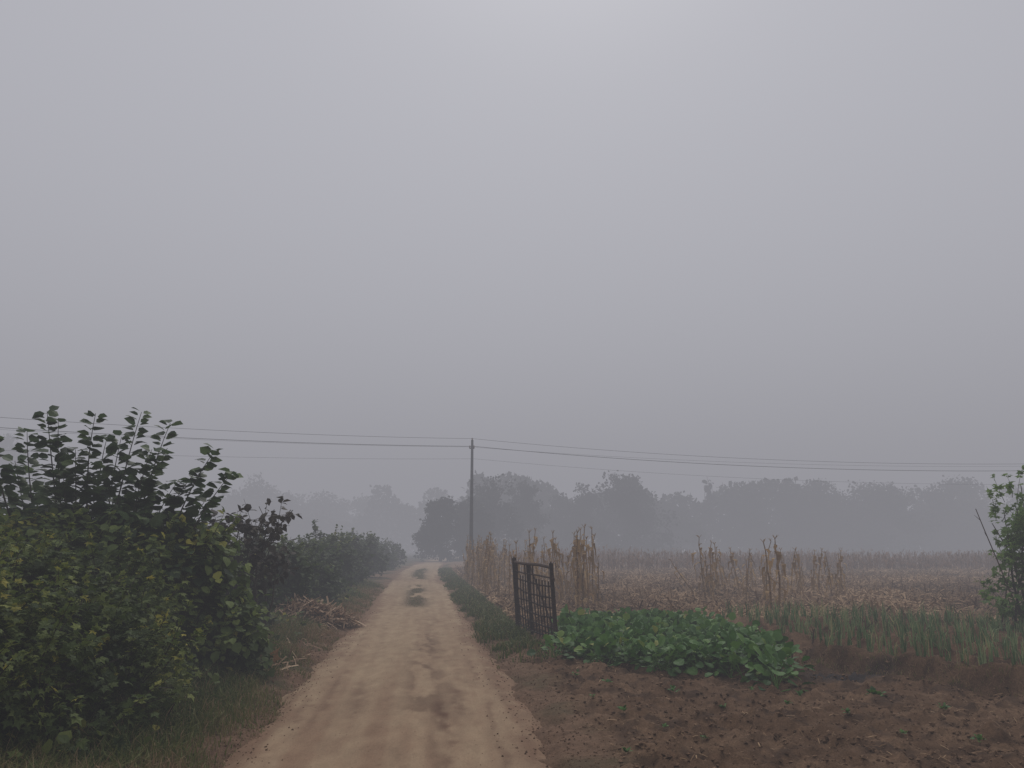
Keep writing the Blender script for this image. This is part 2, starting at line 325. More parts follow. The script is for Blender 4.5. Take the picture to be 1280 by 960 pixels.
# ---------------------------------------------------------------- shrubs
def leafpts(mb, lumps, ntw, T, TF, size, twl, per, droop=.3, t0=.3, tv=.5, shell=.45, W=1.0, stems=None, spiky=.08):
    L = np.array(lumps, float); vol = L[:, 3]*L[:, 4]*L[:, 5]; idx = R.choice(len(L), ntw, p=vol/vol.sum())
    o = rnd(ntw); r = shell+(1.05-shell)*R.random(ntw)**.8; r = np.where(R.random(ntw) < spiky, r+.28*R.random(ntw), r)
    p = L[idx, :3] + o*L[idx, 3:]*r[:, None]
    wv = fbm(p[:, 0]*2.2+7, p[:, 2]*2.2+p[:, 1]*1.7, 111, 3); ok = (p[:, 2] > .03) & ((r < .70) | (wv > .44)); p, o, wv = p[ok], o[ok], wv[ok]; n = len(p)
    d = nrm(o*.6+np.array([0, 0, .5])+rnd(n)*.45)
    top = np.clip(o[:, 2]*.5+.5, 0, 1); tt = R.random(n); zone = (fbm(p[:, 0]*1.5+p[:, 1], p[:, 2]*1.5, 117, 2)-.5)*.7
    P = []; D = []; TT = []
    for k in range(per):
        sd = nrm(np.cross(d, rnd(n)))
        P.append(p + d*twl*(k/per)*R.uniform(.7, 1.2, n)[:, None]+rnd(n)*.02)
        D.append(d*.45 + sd*(.9 if k < per-1 else .15) + np.array([0, 0, -droop]) + rnd(n)*.25)
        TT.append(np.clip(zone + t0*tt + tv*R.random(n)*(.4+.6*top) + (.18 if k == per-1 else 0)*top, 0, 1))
    P = np.concatenate(P); D = np.concatenate(D); m = len(P)
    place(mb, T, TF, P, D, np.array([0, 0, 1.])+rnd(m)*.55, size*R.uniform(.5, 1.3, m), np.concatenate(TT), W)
    if stems is not None:
        for i in R.choice(n, min(n, stems[1]), replace=False):
            a = p[i]-d[i]*twl*1.5; tube(stems[0], [a, p[i], p[i]+d[i]*twl], [.006, .004, .002], 3, R.random(), False)
def limb(mb, a, b, r0, r1, k=6, seg=5, sag=.12, t=.5):
    a = np.array(a, float); b = np.array(b, float); s = np.linspace(0, 1, seg)[:, None]
    off = rnd(1)*sag*np.linalg.norm(b-a)
    tube(mb, a+(b-a)*s+off*np.sin(s*math.pi), r0+(r1-r0)*s[:, 0], k, t)
def shoots(mb, sb, lumps, n, ln, T, TF, size):
    L = np.array(lumps, float)
    for i in range(n):
        l = L[R.integers(0, len(L))]; o = rnd(1)[0]; o[2] = abs(o[2])*.8+.2; a = l[:3]+o*l[3:]*.75; Ls = ln*R.uniform(.5, 1.3)
        d = nrm(o*.7+np.array([0, 0, .7])+rnd(1)[0]*.3); s = np.linspace(0, 1, 9)[:, None]; P = a+d*Ls*s+np.array([0, 0, -1.])*(s**2)*Ls*R.uniform(.0, .45)+rnd(1)*s*(1-s)*.1
        tube(sb, P, np.linspace(.006, .002, 9), 3, .5, False); m = 14; sv = R.uniform(.15, 1, m); Q = np.stack([np.interp(sv, s[:, 0], P[:, j]) for j in range(3)], 1)
        place(mb, T, TF, Q, rnd(m)+d*.5, np.array([0, 0, 1.])+rnd(m)*.5, size*R.uniform(.6, 1.2, m)*(1.15-.5*sv), np.clip(R.normal(.6, .2, m), 0, 1))
def shrub(name, label, cat, x, y, lumps, mat, ntw, size, T=LV, TF=LF, twl=.22, per=6, nst=8, tw=60, group=None, sh=0, **kw):
    root = thing(name, label, cat, (x, y, float(gz(x, y))), 0, group); mb = MB(); sb = MB()
    leafpts(mb, lumps, ntw, T, TF, size, twl, per, stems=(sb, tw), **kw)
    if sh: shoots(mb, sb, lumps, sh, .55, T, TF, size*1.1)
    for i in range(nst):
        l = lumps[i % len(lumps)]; o = rnd(1)[0]; o[2] = abs(o[2])
        limb(sb, (R.normal(0, .12), R.normal(0, .12), -.05), np.array(l[:3])+o*np.array(l[3:])*.75, .022, .006)
    mb.build('foliage', mat, root); sb.build('stems', M['bark'], root)
    return root
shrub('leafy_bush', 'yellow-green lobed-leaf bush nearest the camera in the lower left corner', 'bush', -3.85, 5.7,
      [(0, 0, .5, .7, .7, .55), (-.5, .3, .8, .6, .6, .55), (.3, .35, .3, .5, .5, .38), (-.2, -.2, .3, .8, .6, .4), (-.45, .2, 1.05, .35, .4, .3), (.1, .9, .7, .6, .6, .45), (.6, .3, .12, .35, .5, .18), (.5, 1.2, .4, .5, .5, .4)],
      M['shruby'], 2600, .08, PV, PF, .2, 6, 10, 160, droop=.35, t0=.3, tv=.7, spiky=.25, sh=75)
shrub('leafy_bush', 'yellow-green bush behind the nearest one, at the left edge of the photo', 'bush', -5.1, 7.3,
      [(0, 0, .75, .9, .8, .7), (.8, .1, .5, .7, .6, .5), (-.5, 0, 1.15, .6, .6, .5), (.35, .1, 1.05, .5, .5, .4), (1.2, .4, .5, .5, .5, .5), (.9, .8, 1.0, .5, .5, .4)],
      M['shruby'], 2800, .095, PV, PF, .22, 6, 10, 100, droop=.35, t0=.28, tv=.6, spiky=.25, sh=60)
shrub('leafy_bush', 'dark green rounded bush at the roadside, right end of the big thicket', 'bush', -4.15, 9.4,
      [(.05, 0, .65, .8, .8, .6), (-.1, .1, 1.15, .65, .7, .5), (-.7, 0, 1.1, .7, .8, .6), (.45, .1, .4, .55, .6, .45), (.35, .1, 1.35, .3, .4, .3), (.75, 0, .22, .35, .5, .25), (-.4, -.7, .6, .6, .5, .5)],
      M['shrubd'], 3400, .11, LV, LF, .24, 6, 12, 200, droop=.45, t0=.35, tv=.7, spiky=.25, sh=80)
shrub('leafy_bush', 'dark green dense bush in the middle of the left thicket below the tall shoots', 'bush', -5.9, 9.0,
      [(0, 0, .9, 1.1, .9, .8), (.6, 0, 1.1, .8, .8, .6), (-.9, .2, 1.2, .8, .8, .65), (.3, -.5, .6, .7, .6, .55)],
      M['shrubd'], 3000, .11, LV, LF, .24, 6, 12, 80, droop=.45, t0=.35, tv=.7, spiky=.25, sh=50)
# mulberry with tall shoots
root = thing('mulberry_shrub', 'tall mulberry shrub with dark leafy shoots rising above the left thicket', 'shrub', (-4.9, 9.6, .05))
sb = MB(); mb = MB()
tips = [(28, 548), (50, 523), (66, 536), (112, 526), (130, 556), (92, 572), (170, 524), (208, 538), (148, 556), (188, 572), (268, 572), (292, 600), (245, 600), (18, 586), (-20, 560), (225, 610), (80, 600), (175, 610), (262, 632), (120, 612), (5, 620), (205, 575)]
for px, py in tips:
    Yt = 9.3+R.uniform(-.5, .5); xt = AT(px, Yt)+4.9; zt = HT(py, Yt)
    tip = np.array([xt, Yt-9.6, zt]); base = np.array([xt*.35+R.normal(0, .1), R.normal(0, .15), 0])
    s = np.linspace(0, 1, 14); cx = np.array([xt*.62-.25+R.normal(0, .12), (Yt-9.6)*.5, zt*.62])
    P = ((1-s)**2)[:, None]*base + (2*s*(1-s))[:, None]*cx + (s**2)[:, None]*tip
    tube(sb, P, .018*(1-s)+.003, 5, .4)
    m = 60; sv = np.linspace(.38, 1, m)+R.uniform(-.008, .008, m); sv = np.clip(sv, 0, 1)
    Q = ((1-sv)**2)[:, None]*base + (2*sv*(1-sv))[:, None]*cx + (sv**2)[:, None]*tip
    Dq = nrm(np.gradient(Q, axis=0)); a = np.arange(m)*math.pi + R.normal(0, .7, m)+R.uniform(-.5, .5)
    side = np.stack([np.cos(a), np.sin(a)*.7, np.zeros(m)], 1)
    D = side*1.0 + Dq*.45 + rnd(m)*.25 + np.array([0, 0, -.12])
    place(mb, LV, LF, Q+nrm(D)*.03, D, np.array([0, 0, 1.])+rnd(m)*.6, (.20-.075*(sv-.4)/.6)*R.uniform(.75, 1.2, m), np.clip(R.normal(.45, .27, m), 0, 1), 1.2)
leafpts(mb, [(0, -.2, 1.45, .9, .5, .4), (-.9, -.1, 1.55, .8, .5, .4), (.6, -.2, 1.25, .6, .5, .35)], 420, LV, LF, .15, .3, 7, droop=.5, t0=.3, tv=.6)
mb.build('foliage', M['mulb'], root); sb.build('stems', M['bark'], root)
shrub('sparse_shrub', 'sparse purplish-brown shrub sticking out behind the dark green roadside bush', 'shrub', -4.1, 12.0,
      [(.1, 0, 1.95, .5, .4, .22), (-.35, 0, 1.8, .4, .4, .3), (.5, 0, 2.1, .2, .3, .12), (0, 0, 1.3, .6, .5, .5)], M['shrubp'], 170, .12, LV, LF, .26, 6, 12, 120, droop=.5, t0=.3, tv=.6)
far = [(-5.3, 13.5, .9, 1.25), (-7.0, 14.5, 1.3, 1.5), (-5.4, 16.8, .85, 1.2), (-6.7, 18, 1.3, 1.55), (-5.6, 20.0, .9, 1.25), (-6.2, 23.0, 1.0, 1.45), (-8.0, 22, 1.5, 1.5), (-6.5, 26.5, .9, 1.5), (-7.0, 30, 1.1, 1.9), (-8.8, 29, 1.5, 1.8), (-7.6, 34.5, 1.1, 2.0), (-8.0, 40, 1.2, 1.9), (-9.2, 46, 1.5, 1.9), (-9.6, 53, 1.5, 1.9), (-10.2, 61, 1.6, 2.0)]
wh = ['low green bush just beyond the dark roadside bush', 'broad green bush behind the low bush left of the straw heap', 'green bush directly behind the straw heap', 'wide green bush one row behind the straw heap', 'small green bush at the verge past the straw heap', 'rounded green bush at the verge, second past the straw heap', 'taller hazy bush set back from the verge left of the road', 'hazy roadside bush, third past the straw heap', 'tall grey-green bush with the highest top on the left verge', 'misty bush set back behind the tallest verge bush', 'misty grey-green bush beyond the tallest verge bush', 'fog-softened bush at the left of the narrowing road', 'pale bush in fog where the left verge narrows', 'faint bush in fog close to the end of the road, left', 'faintest bush in fog at the far end of the left verge']
for i, (x, y, r, h) in enumerate(far):
    jx, jz = R.uniform(-.3, .3), R.uniform(.8, 1.15)
    lp = [(0, 0, h*.4, r, r*.9, h*.42), (r*(.35+jx), .1, h*.62*jz, r*.5, r*.6, h*.34), (-r*(.5-jx), 0, h*.55, r*.5, r*.6, h*.42), (r*.6, -.2, h*.22, r*.6, r*.6, h*.22), (r*jx*2, .1, h*.85*jz, r*.25, r*.3, h*.3)]
    q = 1+max(0, y-16)*.022
    shrub('roadside_bush', wh[i], 'bush', x, y, lp, M['farshrub'], int(1300/q**1.6), .105*q, LV, LF, .22*q**.5, 6, 10, 90, 'bushes along the left verge', droop=.35, t0=.2, tv=.5, spiky=.25, sh=20 if i < 9 else 8)

px, py = G(378, 782); root = thing('straw_heap', 'heap of dry pinkish corn straw lying on the left verge', 'straw heap', (px, py, float(gz(px, py))))
mb = MB(); n = 2600
a = R.uniform(0, 6.28, n); r = np.sqrt(R.random(n))*R.uniform(.8, 1.15, n); P = np.stack([np.cos(a)*r*1.1, np.sin(a)*r*.9, np.clip(1-r**1.5, 0, 1)*.45*R.random(n)**.5+.03], 1)
SV = np.array([[-.5, -.5, 0], [0, -.5, .04], [.5, -.4, 0], [.5, .4, 0], [0, .5, .04], [-.5, .5, 0]]); SF = np.array([[0, 1, 4, 5], [1, 2, 3, 4]])
place(mb, SV, SF, P, rnd(n)*np.array([1, 1, .45]), np.array([0, 0, 1.])+rnd(n)*.5, R.uniform(.12, .5, n), np.clip(R.random(n)+.1, 0, 1), .085)
mb.build('straw', M['heap'], root)
sb = MB()
for i in range(22):
    a = R.uniform(0, 6.28); r = R.random()*.7; c0 = np.array([math.cos(a)*r, math.sin(a)*r*.6, .08+.3*(1-r)]); d = rnd(1)[0]*np.array([1, 1, .3])*R.uniform(.15, .35)
    tube(sb, [c0-d, c0+rnd(1)[0]*.03, c0+d], .007, 4, R.random()*.6)
sb.build('stalks', M['cornstem'], root)
mb = MB(); n = 1500; yy = R.uniform(9.5, 19, n); off = 1.5+R.random(n)*1.5; xx = rx(yy)-off; k = R.random(n) < ss(.38, .6, fbm(xx, yy, 165))+.5*np.exp(-((yy-15.5)/2)**2); xx, yy = xx[k], yy[k]; n = len(xx)
place(mb, SV, SF, np.stack([xx, yy, gz(xx, yy)+.03+.04*R.random(n)], 1), rnd(n)*np.array([1, 1, .3]), np.array([0, 0, 1.])+rnd(n)*.5, R.uniform(.08, .35, n), R.random(n), .08)
tag(mb.build('loose_straw', M['heap']), 'loose flat straw strewn over the left verge around the straw heap', 'straw', kind='stuff')

mb = MB(); place(mb, PV, PF, np.array([[0, 0, .03]]), np.array([[.3, -.2, .5]]), np.array([[0, -1, .6]]), np.array([.20]), .5)
lx, ly = G(338, 848); o = mb.build('fallen_leaf', M['dry']); o.location = (lx, ly, float(gz(lx, ly))+.16); tag(o, 'curled pale orange dead leaf lying in the left verge grass', 'leaf')

# ---------------------------------------------------------------- gate
ax, ay = .72, 12.7; bx, by = .12, 15.0
gl = math.hypot(bx-ax, by-ay); ga = math.atan2(by-ay, bx-ax)
root = thing('metal_gate', 'dark rusty iron gate frame standing open beside the dirt road', 'gate', (ax, ay, float(gz(ax, ay))-.07), ga)
root.rotation_euler = (math.radians(-4), math.radians(-1.2), ga)
H = 1.33
for x, w in ((0, .055), (gl, .07), (gl*.6, .05)):
    mb = MB(); box(mb, (x, 0, H/2), (w, w, H+ (.03 if w != .05 else -.08)), .4)
    if w != .05: tube(mb, [(x, 0, H+.01), (x+.01, 0, H+.04)], [.02, .01], 5, .6)
    mb.build('post', M['iron'], root)
for i, z in enumerate((.14, .30, .46, .62, .80, .98, 1.12, 1.27)):
    mb = MB(); j = R.normal(0, .016, 4); tube(mb, [(.03, 0, z+j[0]), (gl*.3, .012*(-1)**i, z-.015+j[1]), (gl*.7, .01, z-.02+j[2]), (gl-.03, 0, z+.01+j[3])], .015 if i < 7 else .028, 6, .3+.08*i); mb.build('rail', M['iron'], root)
for x in np.linspace(.06, .94, 13):
    if abs(x-.6) < .03: continue
    x *= gl; j = R.normal(0, .03); mb = MB(); tube(mb, [(x, .02, .10), (x+j, .028, .7), (x+j*.4, .02, R.choice([1.27, 1.27, 1.05]))], .012, 5, .5); mb.build('bar', M['iron'], root)
mb = MB(); tube(mb, [(.05, -.026, .18), (gl*.57, -.024, 1.24)], .016, 5, .6); mb.build('brace', M['iron'], root)
for z in (.3, 1.1):
    mb = MB(); tube(mb, [(-.02, 0, z-.05), (-.03, 0, z), (-.02, 0, z+.05)], .034, 7, .8); mb.build('hinge', M['iron'], root)
for i in range(2):
    mb = MB(); s = np.linspace(0, 1, 20); tube(mb, np.stack([.05+np.cos(s*9)*.05, np.sin(s*9)*.05, .55+.2*i+s*.05], 1), .004, 3, .9); mb.build('wire_tie', M['iron'], root)

# ---------------------------------------------------------------- leafy crop
poly = np.array([G(698, 826), G(770, 836), G(870, 848), G(985, 866), G(965, 826), G(915, 800), G(860, 784), G(708, 784)])
def inpoly(x, y, p):
    c = np.zeros(len(x), bool); j = len(p)-1
    for i in range(len(p)):
        k = ((p[i, 1] > y) != (p[j, 1] > y)) & (x < (p[j, 0]-p[i, 0])*(y-p[i, 1])/(p[j, 1]-p[i, 1]+1e-9)+p[i, 0]); c ^= k; j = i
    return c
g = np.array([(x, y) for x in np.arange(0, 5, .17) for y in np.arange(9, 16.5, .17)]); g = g+R.uniform(-.09, .09, g.shape)
jit = (fbm(g[:, 0]*2, g[:, 1]*2, 150)-.5)[:, None]*np.array([[.5, .9]]); g = g[inpoly((g+jit)[:, 0], (g+jit)[:, 1], poly)]
mb = MB()
for x, y in g:
    z = float(gz(x, y)); n = R.integers(10, 16); a = R.uniform(0, 6.28, n); el = R.uniform(.2, 1.35, n); q = .45+1.1*float(fbm(x*1.3, y*1.3, 91)); ln = R.uniform(.08, .185, n)*(.6+.5*q)
    D = np.stack([np.cos(a)*np.cos(el), np.sin(a)*np.cos(el), np.sin(el)], 1)
    P = np.array([x, y, z])+D*(.17*q*R.uniform(.6, 1.6, n))[:, None]; D2 = D.copy(); D2[:, 2] -= R.uniform(.0, .9, n)
    tn = np.clip(R.normal(.42, .22, n)+(el-.8)*.3, 0, .93)
    tn = np.where(R.random(n) < .02, 1, tn)
    place(mb, BV, BF, P, D2, np.array([0, 0, 1.])+rnd(n)*.6, ln, tn, 1.0)
    for d in D[:5]: tube(mb, [(x, y, z), np.array([x, y, z])+d*.2*q], .005, 3, .85, False)
tag(mb.build('leaf_vegetables', M['crop']), 'dense patch of fresh green leaf vegetables beside the iron gate', 'vegetables', kind='stuff')

# ---------------------------------------------------------------- onions
mb = MB(); Ps = []
for k in range(8):
    b = k*ROWSP; a0 = float(amin(b))
    for a in np.arange(a0+.05, 9.0, .10):
        p = B0+BD*a+BN*b+R.normal(0, .028, 2)
        if p[0] > .74*p[1]+.5 or R.random() < .10: continue
        Ps.append((p[0], p[1]))
Ps = np.array(Ps); n = len(Ps); reps = 9
Q = np.repeat(Ps, reps, 0)+R.normal(0, .016, (n*reps, 2)); m = len(Q); hh = np.repeat(R.uniform(.6, 1.25, n), reps)
P = np.stack([Q[:, 0], Q[:, 1], gz(Q[:, 0], Q[:, 1])-.01], 1)
t = np.clip(np.repeat(R.normal(.42, .2, n), reps)+R.normal(0, .22, m), 0, .88); t = np.where(R.random(m) < .07, R.uniform(.9, 1, m), t)
blades(mb, P, R.uniform(.18, .36, m)*hh, R.uniform(.010, .017, m), np.clip(np.abs(R.normal(.16, .3, m)), 0, .95), t)
tag(mb.build('spring_onions', M['onion']), 'rows of thin grey-green spring onions on raised ridges at right', 'vegetables', kind='stuff')
n = 2200; a = R.uniform(-.3, 7, n); b = R.uniform(-.36, -.12, n); p = B0[None]+BD*a[:, None]+BN*b[:, None]
grassobj('dry_grass', 'dry straw-coloured grass along the front of the onion ridge', p, R.uniform(.03, .12, n), .006, R.uniform(.5, .98, n), np.clip(R.normal(.75, .2, n), 0, 1))

# ---------------------------------------------------------------- weeds on the soil
for i, (px, py, s) in enumerate([(1095, 876, .13), (1060, 905, .06), (905, 893, .07), (780, 905, .07), (842, 872, .08), (1180, 900, .07), (760, 858, .08), (985, 890, .06), (720, 850, .08), (1225, 930, .07), (880, 930, .05), (830, 918, .05), (740, 880, .05), (1130, 925, .05), (940, 872, .05), (782, 948, .06)]):
    x, y = G(px, py); root = thing('weed', 'small green weed seedling growing on the tilled soil' if i else 'largest pale green weed on the tilled soil below the onion ridge', 'weed', (x, y, float(gz(x, y))), R.uniform(0, 6), 'weeds scattered on the tilled soil' if i else None)
    mb = MB(); n = 12 if i else 30; a = R.uniform(0, 6.28, n); el = R.uniform(.1, 1.1, n); D = np.stack([np.cos(a)*np.cos(el), np.sin(a)*np.cos(el), np.sin(el)], 1)
    place(mb, LV, LF, D*R.uniform(.0, s*.6, n)[:, None]+np.array([0, 0, .02]), D, np.array([0, 0, 1.])+rnd(n)*.3, s*R.uniform(.4, .7, n), np.clip(R.normal(.45, .2, n), 0, .9)); mb.build('leaves', M['crop'], root)
    sb = MB(); tube(sb, [(0, 0, -.02), (.005, 0, s*.4)], [.004, .002], 4, .5); sb.build('stem', M['stick'], root)

# ---------------------------------------------------------------- corn stalks
def cornleaf(mb, z0, az, L, w, q):
    k = 7; s = np.linspace(0, 1, k); out = L*(.14+.42*q)*np.sin(np.clip(s*1.6, 0, 1.57))*(1-.35*s); z = z0 + L*(.30*s*2*(1-s) + .05*s) - L*(.9-.30*q)*s**1.7
    tw = R.uniform(-2.2, 2.2)*s+R.uniform(-.4, .4); wd = w*np.array([.7, 1, 1.1, 1, .8, .55, .1])
    c0, s0 = math.cos(az), math.sin(az); c1 = np.stack([c0*out, s0*out, z], 1)+R.normal(0, .014, (k, 3))
    sd = np.stack([-s0*np.cos(tw)+c0*np.sin(tw)*.6, c0*np.cos(tw)+s0*np.sin(tw)*.6, np.sin(tw)*.6], 1)*wd[:, None]/2
    V = np.stack([c1-sd, c1+sd], 1).reshape(-1, 3)
    mb.add(V, np.array([[2*i, 2*i+1, 2*i+3, 2*i+2] for i in range(k-1)]), np.clip(R.normal(.5, .25), 0, 1))
protos = []
for v in range(12):
    H = R.uniform(1.8, 2.1); s = np.linspace(0, 1, 9); bx_, by_ = R.normal(0, .13, 2)
    P = np.stack([bx_*s**2+R.normal(0, .010, 9), by_*s**2+R.normal(0, .010, 9), H*s], 1)
    sb = MB(); tube(sb, P, .019*(1-s)+.010, 5, R.uniform(.3, .8)); lb = MB(); n = R.integers(9, 14)
    for i in range(n):
        f = .15+.83*i/n; z = H*f; sub = MB(); cornleaf(sub, 0, i*math.pi+R.normal(0, .7), R.uniform(.4, .75)*(1-.3*abs(f-.5)), R.uniform(.06, .12), R.random()**1.2)
        lb.add(np.concatenate(sub.V)+np.array([bx_*f*f, by_*f*f, z]), sub.F, sub.T[0])
    tb = MB()
    for i in range(5):
        a = R.uniform(0, 6.28); q = R.uniform(.02, .12); tube(tb, [P[-1], P[-1]+[math.cos(a)*q*.5, math.sin(a)*q*.5, .06], P[-1]+[math.cos(a)*q, math.sin(a)*q, .08+R.random()*.04]], [.008, .007, .003], 3, .7, False)
    mm = [b.build(nm, M[mt]) for b, nm, mt in ((sb, 'stalk', 'cornstem'), (lb, 'leaves', 'corn'), (tb, 'tassel', 'corn'))]
    protos.append([o.data for o in mm])
    for o in mm: bpy.data.objects.remove(o)
def cornplant(x, y, h, label, group, lean=0, v=None, th=1.0):
    root = thing('corn_stalk', label, 'corn stalk', (x, y, float(gz(x, y))-.02), R.uniform(0, 6.28), group)
    root.rotation_euler = (R.normal(0, .06), lean+R.normal(0, .06), R.uniform(-.3, .3) if lean else R.uniform(0, 6.28)); s = h/2.1; root.scale = (s*th, s*th, s)
    v = R.integers(0, 12) if v is None else v
    for nm, me in zip(('stalk', 'leaves', 'tassel'), protos[v]):
        o = bpy.data.objects.new(nm, me); C.objects.link(o); o.parent = root
for i in range(84):
    y = R.uniform(19.0, 43); u = 1.95+R.random()**1.0*3.0*min(1, 24/y*1.15)+max(0, (y-26))*.03
    x = float(rx(y))+u; px = 640+x/y*F
    if px > 748: continue
    cornplant(x, y, R.choice([R.uniform(1.2, 1.8), R.uniform(1.8, 2.3)]), 'dry tan corn stalk in the standing strip behind the iron gate', 'dry corn stalks standing behind the gate', th=1.0)
for px, Y, tp in ((738, 24, 655), (722, 24.5, 660), (708, 23, 672), (716, 25, 664), (694, 26, 668), (682, 22, 690), (734, 23, 668), (700, 22, 684)):
    cornplant(AT(px, Y), Y, HT(tp, Y), 'tall dry corn stalk at the right end of the strip behind the gate', 'tall dry corn stalks right of the gate')
for px, Y, tp in ((872, 25, 672), (880, 26, 672), (876, 24, 690), (890, 25, 675), (896, 27, 680), (914, 26, 680), (923, 26, 682), (922, 23, 700), (978, 25, 684), (984, 24, 700), (990, 27, 682), (1003, 26, 684), (1010, 27, 682), (1026, 25, 686), (1036, 26, 684), (1040, 27, 690), (946, 24, 676), (968, 27, 684), (884, 22, 706), (931, 27, 690), (1018, 23, 705), (943, 22, 700), (1030, 23, 704)):
    cornplant(AT(px, Y), Y, HT(tp, Y)-.03, 'dry corn stalk in the loose group standing alone in the stubble', 'dry corn stalks left standing in the stubble', th=1.25)
cornplant(AT(950, 18.6), 18.6, HT(670, 18.6), 'nearest lone corn stalk, left of its twin, before the onion rows', None, 0, 2, 1.2)
cornplant(AT(961, 18.9), 18.9, HT(666, 18.9), 'nearest tall corn stalk, right of its twin, before the onion rows', None, 0, 5, 1.2)
cornplant(AT(866, 24), 24, 1.5, 'short corn stalk leaning left at the edge of the stubble group', None, -.7, 3)

# litter and stubble
mb = MB(); n = 90000; yy = 14+(R.random(n)**1.5)*44; xx = rx(yy)+2.2+R.random(n)*(yy*.92+2.2)
k = (xx < .8*yy+1)&(insoil(xx, yy) < .5)&(inbed(xx, yy) < .2); xx, yy = xx[k], yy[k]; n = len(xx)
P = np.stack([xx, yy, gz(xx, yy)+.01+R.random(n)**2*.10], 1)
D = rnd(n)*np.array([1, 1, .35]); sz = R.uniform(.06, .5, n)*(1+yy*.008)
tz = np.clip(R.random(n)*.8+(fbm(xx*.4, yy*.25, 151)-.38)*1.3, 0, 1)
place(mb, SV, SF, P, D, np.array([0, 0, 1.])+rnd(n)*.4, sz, tz, .08)
n = 5200; row = R.integers(0, 90, n); yy = 15.5+(R.random(n)**1.3)*36; xx = -4+row*.62+R.normal(0, .03, n)-yy*.117*1
k = (xx > rx(yy)+2.4)&(xx < .8*yy)&(insoil(xx, yy) < .5)&(inbed(xx, yy) < .2); xx, yy = xx[k], yy[k]; n = len(xx)
blades(mb, np.stack([xx, yy, gz(xx, yy)], 1), R.uniform(.10, .36, n), .028, R.uniform(0, .6, n), R.uniform(.3, .95, n))
tag(mb.build('corn_stubble', M['straw']), 'trampled brown corn straw and stubble covering the harvested field', 'stubble', kind='stuff')
mb = MB(); n = 8000; yy = 5+R.random(n)*9.5; xx = R.uniform(-.5, 8.5, n); k = (insoil(xx, yy) > .4)&(R.random(n) < ss(.3, .6, fbm(xx, yy, 130))); xx, yy = xx[k], yy[k]; n = len(xx)
place(mb, SV, SF, np.stack([xx, yy, gz(xx, yy)+.014], 1), rnd(n)*np.array([1, 1, .3]), np.array([0, 0, 1.])+rnd(n)*.4, R.uniform(.015, .10, n), np.clip(R.random(n), 0, 1), .10)
tag(mb.build('straw_bits', M['straw']), 'fine dry straw bits strewn over the tilled soil', 'straw', kind='stuff')
mb = MB(); n = 5500; yy = 50+34*R.random(n); xx = rx(yy)+3.5+R.random(n)*(yy*.95)
h = R.uniform(.5, 1.7, n)*(.45+.8*fbm(xx*.25, yy*.1, 135)); P = np.stack([xx, yy, gz(xx, yy)], 1)
blades(mb, P, h, .06, R.uniform(0, .5, n), R.random(n))
for j in range(4):
    blades(mb, P+np.array([0, 0, 1.])*(h*R.uniform(.15, .85, n))[:, None], R.uniform(.15, .4, n), .09, R.uniform(.5, 1.1, n), R.random(n))
tag(mb.build('corn_field', M['cornfar']), 'distant band of standing dry corn across the misty field', 'corn field', kind='stuff')

# ---------------------------------------------------------------- vine and stakes at the right edge
vx, vy = 8.5, 13.0
shrub('climbing_vine', 'leafy green bean vine climbing at the right edge of the photo', 'vine', vx, vy,
      [(-.05, 0, .75, .34, .34, .75), (.1, 0, 1.4, .32, .3, .5), (.05, 0, 1.9, .2, .2, .35), (-.2, 0, .3, .38, .38, .3), (.55, .1, 1.1, .4, .45, .95), (.45, 0, 2.0, .22, .22, .3), (-.25, 0, 1.6, .12, .12, .3)], M['vine'], 290, .125, PV, PF, .22, 5, 10, 110, droop=.6, t0=.35, tv=.6, spiky=.35, sh=28)
def stake(name, label, a, b, r, group=None):
    a = np.array(a, float); b = np.array(b, float); a[2] = float(gz(a[0], a[1]))-.03
    root = thing(name, label, 'stake', tuple(a), 0, group); mb = MB(); d = b-a; s = np.linspace(0, 1, 6)[:, None]
    tube(mb, d*s+rnd(6)*.012*s, np.linspace(r, r*.5, 6), 5, .4); mb.build('stick', M['stick'], root)
    tb = MB()
    for f in (.55, .75, .9):
        q = d*f; e = q+rnd(1)[0]*np.array([.12, .12, .02])+[0, 0, .1]; tube(tb, [q, (q+e)/2, e], [.005, .004, .002], 4, .5)
    tb.build('twig', M['stick'], root)
stake('bean_stake', 'bare stick leaning left out of the bean vine', (8.45, 12.9, 0), (7.85, 12.9, HT(640, 13)), .013)
stake('bean_stake', 'tallest upright stick above the bean vine at the right edge', (8.75, 13.1, 0), (8.75, 13.0, HT(612, 13)), .013)
stake('bean_stake', 'thin stick beside the tallest one in the bean vine', (8.1, 13.1, 0), (8.62, 13.0, HT(640, 13)), .010)
for px, pb, pt, wr in ((1083, 822, 772, 'thick dark stake standing among the onions, right of centre'), (1017, 822, 782, 'short dark stake at the left end of the front onion row'), (990, 838, 795, 'dark stake at the corner between leaf vegetables and onions')):
    x, y = G(px, pb); stake('garden_stake', wr, (x, y, 0), (x+.04, y, HT(pt, y)), .016)

